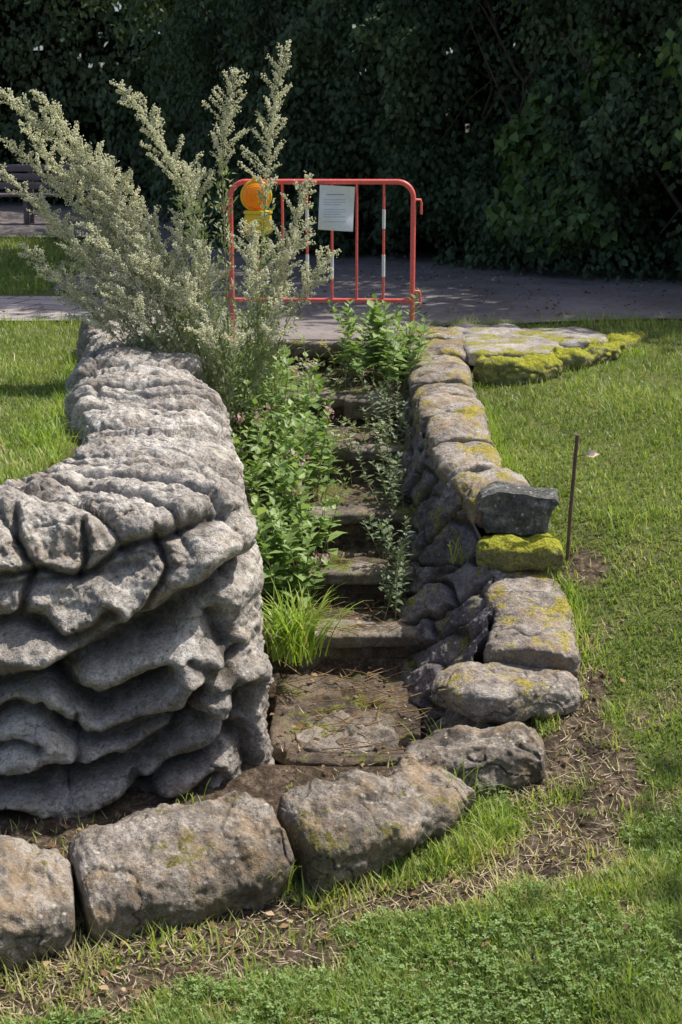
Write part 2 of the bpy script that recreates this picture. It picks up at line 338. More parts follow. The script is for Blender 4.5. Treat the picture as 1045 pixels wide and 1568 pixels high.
for (cx_,cz_,rx_,rz_,am_) in [(-.44,-.22,.16,.14,.05),(-.55,-.52,.13,.10,.05),(-1.05,-.40,.2,.07,.05),(-.85,-.22,.2,.07,.03),(-.44,-.72,.10,.18,.03),(-1.0,-.76,.18,.06,.04),(-.75,-.78,.14,.05,.03),(-.7,-.93,.2,.05,.03)]:
    d+=mf2*am_*np.exp(-(((wx-cx_)/rx_)**2+((wz-cz_)/rz_)**2))
side=[([(5.0,-.05),(5.3,-.2),(5.5,-.5),(5.4,-.9)],.05,.045),([(5.15,-.5),(5.3,-.62),(5.2,-.8)],.09,.05),([(5.9,.0),(5.95,-.3),(5.8,-.7)],.05,.05),
([(6.5,.05),(6.6,-.3),(6.4,-.6)],.05,.05),([(7.2,.1),(7.4,-.2),(7.2,-.5)],.05,.05),([(5.0,-.3),(5.1,-.25),(5.25,-.33),(5.2,-.42)],.05,.03)]
wy=y+.05*fbm(B*4,3,41)
for poly,dep,wd in side:
    D,sg=seg_dist(wy,wz,poly); v=np.exp(-(D/wd)**2); d-=ms*dep*v; cav=np.maximum(cav,ms*v*.7)
d+=ms*.022*(roll((y*1.1+z*.9+.4*Wn)*math.pi/.36,.7)-.6)
# rows of rounded, layered cap stones across the top (each arched, with dark seams between)
sv=Sg/.30+1.1*fbm(np.stack([Sg*1.1,0*Sg,0*Sg],-1),2,8)+.18*fbm(B*2.6,3,9)+(Tg-.7)*.6
fr=sv-np.floor(sv)
edge=np.minimum(fr,1-fr)
joint=np.exp(-(edge/.08)**2)
hl=vnoise(np.stack([np.floor(sv)*3.7,0*sv,0*sv],-1),4)
js=.6+.4*sm(.5+1.2*vnoise(np.stack([np.floor(sv+.5)*2.9,0*sv,Tg*3],-1),6))
mtop=mt*sm((1.0-Tg)/.03)*(.45+.55*sm((Sg-Sc+.2)/.5))
leftlip=1+.9*np.exp(-((Tg-.9)/.07)**2)
pil=(1-(2*np.abs(fr-.38))**2.4); pil=np.clip(pil,-.7,1)
d+=mtop*(.062*js*pil+.022*hl-.034*joint*js*leftlip-.03)
cav=np.maximum(cav,mtop*np.exp(-(edge/.065)**2)*js*.9)
sv2=Sg/.11+.9*fbm(B*2.5,3,19)+Tg*1.1; e2=np.abs(sv2-np.floor(sv2)-.5); g2=np.exp(-((.5-e2)/.06)**2)*sm(fbm(B*1.8,2,20)*2.5); d-=.012*g2*mtop; cav=np.maximum(cav,g2*mtop*.4)
for tt,dp in ((.47,.03),(.89,.035)):
    wv_=sm((.2+fbm(B*2,2,15))*2); g_=np.exp(-((Tg-tt-.03*fbm(B*3,2,14))/.009)**2); d-=dp*g_*wv_; cav=np.maximum(cav,g_*.6*wv_)
rd=1-np.abs(fbm(B*np.array([5,5,9]),3,51)); cr1=sm((rd-.965)/.03)
d-=.009*cr1; cav=np.maximum(cav,cr1*.4)
rdg=1-np.abs(fbm(B*np.array([3.2,3.2,20.]),3,52)); d+=.012*(rdg-.6)*(1-mt)
flt=fbm(B*np.array([7,7,9.]),4,57); fp_=flt*2.5; fq=np.floor(fp_)+sm((fp_-np.floor(fp_)-.35)/.3); d+=.009*fq/2.5*(.5+.5*mt)
d+=.014*fbm(B*13,4,53)+.008*fbm(B*42,3,54)
d*=sm((seg[-1]-Sg)/.12)
Wv=B+Nw*d[...,None]
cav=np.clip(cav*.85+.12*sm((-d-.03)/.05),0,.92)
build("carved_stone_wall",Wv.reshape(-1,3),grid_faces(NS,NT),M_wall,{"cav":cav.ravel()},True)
# ------------------------------------------------------------------ rocks
def tube_rock(name,pts,rx,rz,mat,parent=None,seed=0,n=90,m=80,sq=3.2,p=5,amp=.02,groove=0.,tilt=0.,pit=.35,fac=1.0):
    c=cr(np.array(pts,float),n); k=np.linspace(0,1,n)
    u=.5-.5*np.cos(math.pi*k); u=.35*k+.65*u
    idx=u*(n-1); c=np.stack([np.interp(idx,np.arange(n),c[:,i]) for i in range(3)],-1)
    rx=np.interp(u,np.linspace(0,1,len(rx)),rx); rz=np.interp(u,np.linspace(0,1,len(rz)),rz)
    e=np.clip(1-np.abs(2*u-1)**p,0,1)**(1/p)
    T=nrm(np.gradient(c,axis=0)); Sd=nrm(np.cross(T,[0,0,1.0])); U=np.cross(Sd,T)
    if tilt: Sd,U=Sd*math.cos(tilt)+U*math.sin(tilt),U*math.cos(tilt)-Sd*math.sin(tilt)
    a=np.linspace(0,2*math.pi,m,endpoint=False); ca,sa=np.cos(a),np.sin(a)
    r=(np.abs(ca)**sq+np.abs(sa)**sq)**(-1/sq)
    V=c[:,None]+(rx*e)[:,None,None]*(ca*r)[None,:,None]*Sd[:,None]+(rz*e)[:,None,None]*(sa*r)[None,:,None]*U[:,None]
    Nn=nrm(V-c[:,None])
    fl_=fbm(V*4.5+seed,3,seed+12)*1.8; fq=np.floor(fl_)+sm((fl_-np.floor(fl_)-.32)/.32)
    big=np.abs(fbm(V*3.0+seed*1.7,2,seed+15))
    d=amp*(1.2*fbm(V*4.0+seed,3,seed)+.45*fbm(V*14,4,seed+3)+.25*fbm(V*42,3,seed+6)+.55*fac*fq-1.4*fac*(big-.35))
    rd=1-np.abs(fbm(V*np.array([4,4,8.])+seed,3,seed+9)); q=sm((rd-.955)/.035); d-=amp*pit*q
    cv=q*.6
    if groove>0:
        g=np.exp(-(((u-groove)[:,None]+.02*fbm(V*6,2,5))/.012)**2); d-=.03*g; cv=np.maximum(cv,g)
    d*=np.minimum(1,e*1.5)[:,None]
    V=V+Nn*d[...,None]
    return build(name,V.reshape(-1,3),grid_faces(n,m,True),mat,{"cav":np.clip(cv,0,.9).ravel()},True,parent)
HI=dict(n=180,m=150)
tube_rock("edging_stone",[(-.16,4.15,-.935),(.08,4.28,-.92),(.40,4.53,-.94)],[.18,.165,.10],[.125,.125,.07],M_edge,seed=11,amp=.026,sq=2.8,tilt=-.28,p=6,**HI)
tube_rock("edging_stone.001",[(.16,4.64,-.95),(.46,4.74,-.905),(.73,4.69,-.895)],[.08,.17,.15],[.055,.105,.11],M_edge,seed=21,amp=.026,sq=2.6,p=4,**HI)
tube_rock("edging_stone.002",[(-.81,3.92,-.965),(-.50,4.04,-.94),(-.20,4.17,-.925)],[.19,.20,.17],[.12,.125,.13],M_edge,seed=31,amp=.026,sq=2.7,p=8,tilt=-.28,**HI)
tube_rock("edging_stone.003",[(-1.6,3.80,-.975),(-1.2,3.80,-.975),(-.81,3.88,-.98)],[.18,.19,.19],[.15,.155,.135],M_edge,seed=41,amp=.028,sq=2.7,p=8,tilt=-.22,**HI)
# ------------------------------------------------------------------ right wall
rw=empty("stone_wall")
fp=[(.42,9.2),(.36,8.4),(.32,7.63),(.28,7.07),(.26,6.63),(.25,6.26),(.25,6.0),(.27,5.65),(.33,5.40),(.42,5.22),(.60,5.05)]
tp=[(.50,9.2),(.45,8.4),(.43,7.63),(.43,7.07),(.47,6.63),(.55,6.26),(.64,6.0),(.64,5.65),(.60,5.42),(.52,5.28),(.66,5.15)]
ct=[.0,-.03,-.09,-.16,-.23,-.31,-.45,-.6,-.66,-.74,-.8]
ctl=np.array([[a[0],a[1],b[0],b[1],c_] for a,b,c_ in zip(fp,tp,ct)]); n1,m1=800,150
C=cr(ctl,n1); q=np.linspace(0,1,m1)
zf=np.interp(C[:,1],[5,5.6,6,6.5,7,8,9.2],[-1.12,-1.08,-.95,-.8,-.6,-.35,-.2])
prof=q**1.1
B=np.concatenate([C[:,None,0:2]+(C[:,None,2:4]-C[:,None,0:2])*prof[None,:,None],(zf[:,None]+(C[:,4]-zf)[:,None]*q[None])[...,None]],-1)
Nw=nrm(np.cross(np.gradient(B,axis=1),np.gradient(B,axis=0)))
if Nw[:,:,0].mean()>0: Nw=-Nw
v1=B[...,1]+.35*B[...,2]; sv=v1/.19+.6*fbm(B*3,3,61); fr=sv-np.floor(sv); j1=np.exp(-(np.minimum(fr,1-fr)/.07)**2)
s2=B[...,2]/.17+.37*np.floor(sv)+.4*fbm(B*3,3,62); f2=s2-np.floor(s2); j2=np.exp(-(np.minimum(f2,1-f2)/.07)**2)
jj=np.maximum(j1,j2*.9)
hb=vnoise(np.stack([np.floor(sv)*5.1,np.floor(s2)*3.3,0*sv],-1),4); hc=vnoise(np.stack([np.floor(sv)*2.1,np.floor(s2)*7.3,0*sv],-1),14)
d=.022*fbm(B*3.2,3,63)+.030*hb*(1-jj)+.03*hc*(fr-.5)-.036*jj+.012*fbm(B*14,4,64)+.010*(1-np.abs(fbm(B*np.array([4,16,5.]),3,65)))+.005*fbm(B*42,3,66)
B2=B+Nw*d[...,None]
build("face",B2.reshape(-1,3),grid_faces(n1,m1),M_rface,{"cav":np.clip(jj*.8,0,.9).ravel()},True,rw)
cp=np.array([(.62,9.25,.0),(.60,8.9,-.0),(.575,8.4,-.04),(.56,7.63,-.10),(.565,7.07,-.16),(.61,6.63,-.235),(.70,6.26,-.31),(.74,6.1,-.33)])
cc=cr(cp,400); sl=np.r_[0,np.cumsum(np.linalg.norm(np.diff(cc,axis=0),axis=1))]
cuts=[0,.42,.8,1.12,1.5,1.82,2.15,2.5,2.82,sl[-1]]
for i,(a,b) in enumerate(zip(cuts[:-1],cuts[1:])):
    ss=np.linspace(a-.008,b+.008,5); pts=np.stack([np.interp(ss,sl,cc[:,k]) for k in range(3)],-1)
    pts[:,2]+=rng.uniform(-.015,.015); pts[:,0]+=rng.uniform(-.012,.012)
    tube_rock("coping_%d"%i,pts,[.165+rng.uniform(-.015,.015)],[.085],M_cope,rw,seed=70+i*7,n=80,m=100,sq=3.2,p=11,amp=.015)
def extr(name,prof,y0,y1,org,mat,parent,seed,rot=0.):
    P=np.array(prof,float); k=len(P); N=[]
    for i in range(k):
        for f in np.linspace(0,1,10,endpoint=False): N.append(P[i]+(P[(i+1)%k]-P[i])*f)
    N=np.array(N); cen=N.mean(0); rings=[]
    ys=np.r_[y0,np.full(9,y0),y0+.006,np.linspace(y0+.02,y1-.02,10),y1-.006,y1,y1,y1]; sc=np.r_[0,.15,.3,.45,.6,.7,.8,.88,.95,.985,np.ones(11),.985,.9,.5,0]
    for yy,s_ in zip(ys,sc):
        q_=cen+(N-cen)*s_; rings.append(np.stack([q_[:,0],np.full(len(N),yy),q_[:,1]],-1))
    V=np.array(rings); ca,sa=math.cos(rot),math.sin(rot)
    V=np.stack([V[...,0]*ca-V[...,1]*sa,V[...,0]*sa+V[...,1]*ca,V[...,2]],-1)+np.array(org)
    V=V+.014*np.stack([fbm(V*14,4,seed),fbm(V*14,4,seed+1),fbm(V*14,4,seed+2)],-1)
    return build(name,V.reshape(-1,3),grid_faces(len(V),len(N),True),mat,{"cav":np.zeros(V.shape[0]*V.shape[1])},True,parent)
extr("end_block",[(-.13,-.10),(.15,-.10),(.155,.0),(.185,.035),(.17,.06),(-.09,.085),(-.15,.06),(-.17,.015),(-.14,-.02)],-.07,.13,(.765,6.02,-.29),M_endstone,rw,5,-.08)
tube_rock("moss_block",[(.60,5.98,-.47),(.77,5.93,-.47),(.94,5.97,-.47)],[.13],[.085],M_moss,rw,seed=201,sq=3.0,p=5,amp=.02)
tube_rock("moss_block_base",[(.62,5.95,-.60),(.77,5.93,-.62),(.92,5.96,-.62)],[.12],[.1],M_cope,rw,seed=203,sq=3.2,p=8,amp=.015)
tube_rock("coping_low_1",[(.775,5.90,-.625),(.785,5.72,-.645),(.79,5.53,-.68)],[.155,.165],[.08],M_cope,rw,seed=211,sq=3.6,p=11,amp=.016,**HI)
tube_rock("coping_low_2",[(.79,5.58,-.685),(.785,5.45,-.705),(.75,5.24,-.735)],[.165,.18],[.08],M_cope,rw,seed=221,sq=3.6,p=11,amp=.016,**HI)
tube_rock("terminal_stone",[(.38,5.22,-.80),(.60,5.13,-.80),(.88,5.24,-.80)],[.12,.19,.17],[.06,.085,.10],M_cope,rw,seed=231,sq=2.9,p=5,amp=.018,**HI)
tube_rock("footing",[(.80,5.9,-.80),(.80,5.5,-.86),(.62,5.16,-.94)],[.13],[.1],M_edge,rw,seed=241,sq=3,p=8,amp=.02)
pl=empty("mossy_stone_platform")
tube_rock("edge_1",[(.80,8.22,-.02),(1.02,8.12,-.02),(1.24,8.28,-.02)],[.12],[.075],M_moss,pl,seed=301,amp=.03)
tube_rock("edge_2",[(1.22,8.28,-.01),(1.48,8.55,.0),(1.68,8.87,.0)],[.12],[.065],M_moss,pl,seed=311,amp=.03)
tube_rock("edge_3",[(1.63,8.85,.0),(1.80,9.1,.0),(1.88,9.35,-.01)],[.11],[.055],M_moss,pl,seed=321,amp=.03)
bevel_box("flag_1",(1.05,8.72,.005),(.30,.36,.05),M_slab,pl,1,.006)
bevel_box("flag_2",(1.45,9.22,.0),(.28,.32,.05),M_slab,pl,2,.006,rot=.2)
bevel_box("flag_3",(.98,9.45,.0),(.24,.34,.045),M_slab,pl,3,.006,rot=.1)
# ------------------------------------------------------------------ steps
st=empty("stone_steps")
prevy=9.12
for i,(yy,zz) in enumerate(STEPS):
    x0,x1=(float(L(yy))-.08,float(R(yy))+.10)
    if i==5: x0,x1=-.20,.24
    xc=(x0+x1)/2; hw=(x1-x0)/2; rot=.03*math.sin(i*2.1)
    tube_rock("tread_edge_%d"%i,[(x0,yy+.10,zz-.035),(xc,yy+.09+rot,zz-.035),(x1,yy+.10,zz-.03)],[.10],[.035],M_step if i<5 else M_soilfill,st,seed=400+i*11,n=110,m=60,sq=5,p=14,amp=.010,fac=.5)
    depth=(prevy-yy)
    bevel_box("tread_fill_%d"%i,(xc+.0,yy+.15+(depth-.05)/2,zz-.06),((hw if i<5 else .30),(depth)/2,.05),M_soilfill,st,500+i,.014,sq=12,n=60)
    if i<5: bevel_box("riser_%d"%i,(xc,yy+.10,zz-.16),(hw,.06,.10),M_soilfill,st,520+i,.012,sq=10)
    prevy=yy
bevel_box("bottom_slab",(.02,5.22,-1.012),(.19,.20,.035),M_step,st,600,.018,sq=4,n=50,rot=-.12)
tube_rock("top_kerb",[(-.95,9.10,-.03),(-.2,9.09,-.03),(.5,9.10,-.03)],[.06],[.05],M_step,st,seed=481,n=90,sq=5,p=20,amp=.006)
tube_rock("lintel_block",[(.02,8.05,-.22),(.2,8.03,-.22),(.40,8.05,-.22)],[.07],[.06],M_step,st,seed=488,n=50,sq=6,p=14,amp=.006)
# ------------------------------------------------------------------ grass
def onwall(x,y):
    a=(x>np.interp(y,[4.3,5.2,5.75,7,8.7,9],[-9,-1.2,-1.13,-1.36,-1.6,-1.5]))&(x<L(y)+.02)&(y>4.45+.0*x)&(y<8.98)
    b=(x<-1.1)&(y>4.4)&(y<5.1)
    c=(x>R(y)-.02)&(x<np.interp(y,[5.0,5.3,5.9,6.2,6.6,7,7.6,9.2],[.7,.9,.93,.85,.76,.72,.72,.78]))&(y>5.0)&(y<9.3)
    d=(x>.7)&(x<1.75)&(y>8.15+(x-.9)*.7)&(y<9.8)
    return a|b|c|d
def inpath(x,y):
    yb=np.interp(x,[-9,-1.75,-1.3,-.95,.5,.62,1.75,3,16],[10.1,10.1,9.5,9.14,9.14,9.85,10.15,10.35,10.5])
    lp=(x<np.interp(y,[12,12.3,15,19],[-2.5,-2.5,-2.6,-3.2]))&(y>11.95)&(y<19.2)
    return (y>yb)&~lp
def scatter(n,y0,y1,pw=1.5):
    u=rng.random(n); y=(y0**(1-pw)+u*(y1**(1-pw)-y0**(1-pw)))**(1/(1-pw))
    x=(rng.random(n)*2-1)*(.27*y+.25); return x,y
x,y=scatter(400000,3.0,10.6,1.9)
keep=~onwall(x,y)&~inpath(x,y)
chn=(x>L(y)-.1)&(x<R(y)+.1)&(y>4.7)&(y<9.12)
sm_=soilmask(x,y); dn=.5+.5*fbm(np.stack([x*6,y*6,0*x],-1),3,79)
keep&=(rng.random(len(x))>np.where(chn,1.1,sm_*.95))&(rng.random(len(x))<.35+1.0*dn)
x,y=x[keep],y[keep]
def blades(name,x,y,hmin,hmax,wd,mat,lean=.55,extra=None):
    N=len(x); z=H(x,y)-.004; a=rng.random(N)*6.283; ln=rng.random(N)**1.3*lean
    pn=.5+.5*fbm(np.stack([x*2.2,y*2.2,0*x],-1),3,77); p2=.5+.5*fbm(np.stack([x*8,y*8,0*x],-1),2,78)
    Yd=np.stack([np.cos(a)*ln,np.sin(a)*ln,np.ones(N)],-1); Zd=np.stack([np.cos(a+rng.normal(0,.5,N)),np.sin(a),0*a],-1)
    h=(hmin+(hmax-hmin)*rng.random(N)**1.5)*(.4+.5*pn+.7*p2)
    if extra is not None: h*=extra
    sc=np.stack([wd*(.6+.9*rng.random(N)),h,h],-1)
    r=np.clip(.08+.5*rng.random(N)+.55*(pn-.5)+.35*(p2-.5)+.5*(rng.random(N)>.91)+.4*soilmask(x,y),0,1)
    return inst(name,BL_V,BL_F,np.stack([x,y,z],-1),Yd,Zd,sc,mat,r)
blades("lawn_grass",x,y,.018,.052,.005,M_grass,lean=.9,extra=1+.35*(y>7))
x,y=scatter(30000,12,19.5,1.2); k=(x<np.interp(y,[12,15,19],[-2.5,-2.6,-3.2])); x,y=x[k],y[k]
blades("lawn_grass.001",x,y,.05,.1,.012,M_grass)
px=[];py=[]
def fringe(ax,ay,bx,by,n,wd):
    t_=rng.random(n); px.append(ax+(bx-ax)*t_+rng.normal(0,wd,n)); py.append(ay+(by-ay)*t_+rng.normal(0,wd,n))
fringe(-.1,3.96,.5,4.26,300,.03); fringe(.5,4.36,.85,4.62,220,.03); fringe(-1.2,3.52,-.1,3.84,260,.04); fringe(.30,4.42,.42,4.55,90,.03)
fringe(.95,5.9,.95,5.3,400,.04); fringe(.8,6.3,.74,7.6,600,.03); fringe(.95,6.0,.95,6.05,300,.04); fringe(-1.15,5.5,-1.6,8.6,800,.04); fringe(.8,8.0,1.9,8.9,500,.03); fringe(.2,4.85,.42,4.98,60,.04); fringe(.5,9.9,3.,10.3,700,.05); fringe(-1.6,10.05,-3,10.1,400,.05)
for _ in range(80):
    cx,cy=rng.uniform(-1.1,1.6),rng.uniform(3.2,5.4)
    if cx<.7 and cy>3.9: continue
    px.append(cx+rng.normal(0,.03,16)); py.append(cy+rng.normal(0,.03,16))
x=np.concatenate(px); y=np.concatenate(py)
blades("grass_fringe",x,y,.04,.11,.005,M_tuft,lean=.9)
x,y=scatter(20000,3.0,5.6,2.6); pn=fbm(np.stack([x*2.5,y*2.5,0*x],-1),3,91)
k=~onwall(x,y)&(pn>-.15)&(soilmask(x,y)<.5)&~((y>4.0)&(x<.5)); x,y=x[k],y[k]; N=len(x)
CV=[];CF=[]
for q_ in range(3):
    a=q_*2.094; ca,sa=math.cos(a),math.sin(a); b=len(CV)
    for vx,vy,vz in [(0,0,0),(-.35,.55,.08),(0,.95,0),(.35,.55,.08)]: CV.append((vx*ca-vy*sa,vx*sa+vy*ca,vz))
    CF+= [(b,b+2,b+1),(b,b+3,b+2)]
inst("clover_patch",CV,CF,np.stack([x,y,H(x,y)+rng.uniform(.015,.04,N)],-1),nrm(rng.normal(0,1,(N,3))*[1,1,.25]),np.tile([0,0,1.],(N,1))+rng.normal(0,.25,(N,3)),rng.uniform(.006,.014,N),M_clover,rng.random(N))
x,y=scatter(1500,3.1,6.2,2.0); w_=soilmask(x,y); k=~onwall(x,y)&(rng.random(1500)<.10+.7*w_); x,y=x[k],y[k]
xs=rng.uniform(-2.5,4,1500); ys=rng.uniform(10.3,15.5,1500)
X_=np.r_[x,xs]; Y_=np.r_[y,ys]; N=len(X_)
inst("fallen_leaves",LEAF_V,LEAF_F,np.stack([X_,Y_,np.where(Y_>9.5,.03,np.maximum(H(X_,Y_),-9)+.016+.12*((X_>L(Y_))&(X_<R(Y_))&(Y_>4.85)&(Y_<9.1)))],-1),rng.normal(0,1,(N,3))*[1,1,.2],np.tile([0,0,1.],(N,1))+rng.normal(0,.35,(N,3)),np.r_[rng.uniform(.012,.04,len(x)),rng.uniform(.02,.05,len(xs))],M_dead,rng.random(N))
x,y=scatter(15000,3.1,6.2,1.8); w_=soilmask(x,y); inch=(x<.34)&(y>4.1); k=~onwall(x,y)&(rng.random(15000)<(.05+.8*w_)*np.where(inch,.10,1)); x,y=x[k],y[k]; N=len(x)
inst("dry_grass",BL_V,BL_F,np.stack([x,y,H(x,y)+.008+.12*((x>L(y))&(x<R(y))&(y>4.9))],-1),np.c_[rng.normal(0,1,(N,2)),rng.normal(.1,.12,N)],np.tile([0,0,1.],(N,1)),np.stack([rng.uniform(.002,.004,N),rng.uniform(.02,.07,N),rng.uniform(.01,.05,N)],-1),M_straw,rng.random(N))
tw=Tubes()
for _ in range(120):
    y0=rng.uniform(4.9,6.5); x0=rng.uniform(float(L(y0))+.08,float(R(y0))-.02); a=rng.uniform(-.7,2.4); l=rng.uniform(.08,.34)
    z0=float(stepz(np.array(y0)))+.012
    tw.add([(x0,y0,z0),(x0+l*.5*math.cos(a)+.01,y0+l*.25*math.sin(a),z0+rng.uniform(.0,.03)),(x0+l*math.cos(a),y0+l*.6*math.sin(a),z0+rng.uniform(-.01,.05))],.0024,.001,4)
tw.make("fallen_twigs",M_dead)
def tuft(name,c,n,l0,l1,wd,mat,spread=.04):
    V=[];F=[];r=[];k=0
    for i in range(n):
        a=rng.uniform(0,6.283); l=rng.uniform(l0,l1); dx,dy=math.cos(a),math.sin(a); b=np.array(c)+np.array([rng.normal(0,spread),rng.normal(0,spread),0])
        out=rng.uniform(.25,.75)*l; pts=[]
        for s_ in np.linspace(0,1,7):
            pts.append(b+np.array([dx*out*s_**1.4,dy*out*s_**1.4,l*(s_*.95-.75*(out/l)*s_**2.6)]))
        for j,p_ in enumerate(pts):
            w__=wd*(1-.9*(j/6)**2)*.5; V+= [p_+np.array([-dy,dx,0])*w__,p_-np.array([-dy,dx,0])*w__]
        for j in range(6): F.append((k+2*j,k+2*j+1,k+2*j+3,k+2*j+2))
        k+=14; r+=[rng.random()*(.75 if rng.random()<.85 else 1.3)]*14
    return build(name,V,F,mat,{"rnd":np.clip(r,0,1)},True)
tuft("grass_tussock",(-.20,5.72,-.86),190,.26,.46,.009,M_tuft,.06)
tuft("grass_tussock.001",(.40,4.96,-1.0),34,.12,.26,.006,M_tuft,.05)
tuft("grass_tussock.002",(.40,4.46,-.98),34,.16,.32,.006,M_tuft,.04)
tuft("grass_tussock.003",(.44,4.32,-1.02),36,.1,.26,.005,M_tuft,.06)
tuft("grass_tussock.004",(.52,6.05,-.55),14,.08,.2,.005,M_tuft,.02)
tuft("grass_tussock.005",(1.3,6.3,-.42),90,.08,.22,.005,M_tuft,.15)
tuft("grass_tussock.006",(-.50,4.30,-.88),14,.04,.12,.005,M_tuft,.04)
tuft("grass_tussock.007",(-1.30,5.9,.0),60,.1,.28,.006,M_tuft,.05)
tuft("grass_tussock.008",(-.19,4.02,-1.02),20,.1,.22,.005,M_tuft,.03)
# ------------------------------------------------------------------ herbs
def herbs(name,stems,leaf,mat,tipflower=None,pitch=.035):
    e=empty(name); tb=Tubes(); P_=[];Yd=[];Zd=[];sc=[];fl=[]
    for (bx,by,bz,hx,hy,hz) in stems:
        n=12; s_=np.linspace(0,1,n)[:,None]; b=np.array([bx,by,bz]); h_=np.array([hx,hy,hz])
        mid=(b+h_)/2+np.array([rng.normal(0,.03),rng.normal(0,.03),.05])
        pts=(1-s_)**2*b+2*s_*(1-s_)*mid+s_**2*h_; tb.add(pts,.003,.0012,5)
        ln=np.linalg.norm(h_-b); m_=int(ln/pitch); ang=rng.uniform(0,3); lf_=leaf*rng.uniform(.75,1.2)
        for i in range(m_):
            f=.12+.88*(i+1)/m_; p_=pts[min(n-1,int(f*(n-1)))]+(pts[min(n-1,int(f*(n-1))+1)]-pts[min(n-1,int(f*(n-1)))])*((f*(n-1))%1)
            ang+=1.57+rng.normal(0,.3)
            for q_ in (0,math.pi):
                if rng.random()<.1: continue
                a=ang+q_+rng.normal(0,.2); up=.15+.9*f**3+rng.normal(0,.3)
                P_.append(p_); Yd.append((math.cos(a),math.sin(a),up)); Zd.append((-.5*math.cos(a)+rng.normal(0,.25),-.5*math.sin(a),1+rng.normal(0,.2))); sc.append(lf_*(1.1-.6*f**2)*rng.uniform(.6,1.25))
        fl.append(h_)
    P_=np.array(P_);sc=np.array(sc)
    inst("leaves",LEAF_V,LEAF_F,P_,np.array(Yd),np.array(Zd),np.stack([sc*.85,sc,sc],-1),mat,rng.random(len(P_)),e)
    tb.make("stems",M_stem,e)
    if tipflower:
        idx=rng.choice(len(fl),min(len(fl),tipflower[1]),replace=False); q_=np.repeat(np.array(fl)[idx],14,0)+rng.normal(0,.014,(14*len(idx),3))+[0,0,.012]
        inst("flowers",LEAF_V,LEAF_F,q_,rng.normal(0,1,(len(q_),3)),rng.normal(0,1,(len(q_),3)),rng.uniform(.012,.022,len(q_)),tipflower[0],rng.random(len(q_)),e)
    return e
ss=[]
for _ in range(135):
    y0=rng.uniform(5.95,8.2); x0=float(L(y0))+rng.uniform(.04,.46 if y0>6.4 else .28); z0=float(stepz(np.array(y0)))-.02; hh=rng.uniform(.26,.60)*(1.0 if y0<7.6 else .8)
    ss.append((x0,y0,z0,x0+rng.normal(.02,.08),y0+rng.normal(-.04,.08),z0+hh))
herbs("willowherb_plant",ss,.088,M_herb,(M_pink,18),.032)
ss=[]
for _ in range(30):
    y0=rng.uniform(8.1,8.9); x0=rng.uniform(.02,.42); hh=rng.uniform(.25,.52)
    ss.append((x0,y0,-.16,x0+rng.normal(0,.12),y0+rng.normal(0,.06),-.16+hh))
herbs("nettle_plant",ss,.11,M_herb)
ss=[]
for _ in range(38):
    y0=rng.uniform(6.1,7.8); x0=float(R(y0))-rng.uniform(-.05,.08); z0=float(stepz(np.array(y0)))-.02; hh=rng.uniform(.12,.36)
    ss.append((x0,y0,z0,x0+rng.normal(-.02,.05),y0+rng.normal(0,.05),z0+hh))
M_herb2=foliage("ragwort_leaves",(.10,.15,.08),(.22,.28,.17),(.36,.41,.27),.3)
herbs("ragwort_plant",ss,.05,M_herb2,None,.02)
ss=[]
for _ in range(130):
    y0=rng.uniform(7.2,9.05); x0=float(L(y0))+rng.uniform(.02,1.2); z0=float(stepz(np.array(y0)))-.02; hh=rng.uniform(.05,.18)
    ss.append((x0,y0,z0,x0+rng.normal(0,.06),y0+rng.normal(0,.05),z0+hh))
for _ in range(60):
    y0=rng.uniform(8.0,9.1); x0=float(L(y0))+rng.uniform(.0,.35); z0=-.17; hh=rng.uniform(.2,.5)
    ss.append((x0,y0,z0,x0+rng.normal(0,.08),y0+rng.normal(0,.05),z0+hh))
herbs("low_weeds",ss,.045,M_mug,(M_yel,6),.02)
# ------------------------------------------------------------------ mugwort
mg=empty("mugwort_plant"); tb=Tubes(); BP=[];LP=[];LY=[];LZ=[];LS=[]
tips=[(-1.80,7.5,1.60,1),(-1.72,7.7,1.34,1),(-1.50,7.5,1.50,.9),(-1.03,7.6,1.54,.7),(-1.18,7.7,1.22,.9),(-.36,7.6,1.74,.75),(-.64,7.8,1.62,.6),(-.14,7.6,1.08,.8),(-.10,7.5,.70,.7),
(-1.70,7.4,.74,.9),(-1.78,7.6,1.12,1),(-.86,7.5,1.12,.3),(-.75,7.7,1.1,.3),(-1.58,7.5,.98,1),(-.30,7.5,.80,.7),(-1.35,7.4,.85,1),(-1.25,7.6,1.0,.9),(-1.0,7.4,.85,.8),(-.45,7.4,.85,.6),(-.72,7.4,.75,.6),(-.45,7.3,.6,.5),(-.25,7.4,.5,.5),(-1.5,7.4,.62,.8),(-1.4,7.6,1.22,.9),(-.58,7.3,.45,.4),(-.85,7.3,.6,.6),(-1.15,7.3,.55,.7),
(-.5,7.2,.3,.4),(-.62,7.1,.35,.4),(-.38,7.3,.35,.4),(-.9,7.5,.9,.5),(-1.66,7.5,1.27,.9),(-1.3,7.5,.72,.8),(-1.05,7.3,.7,.8)]
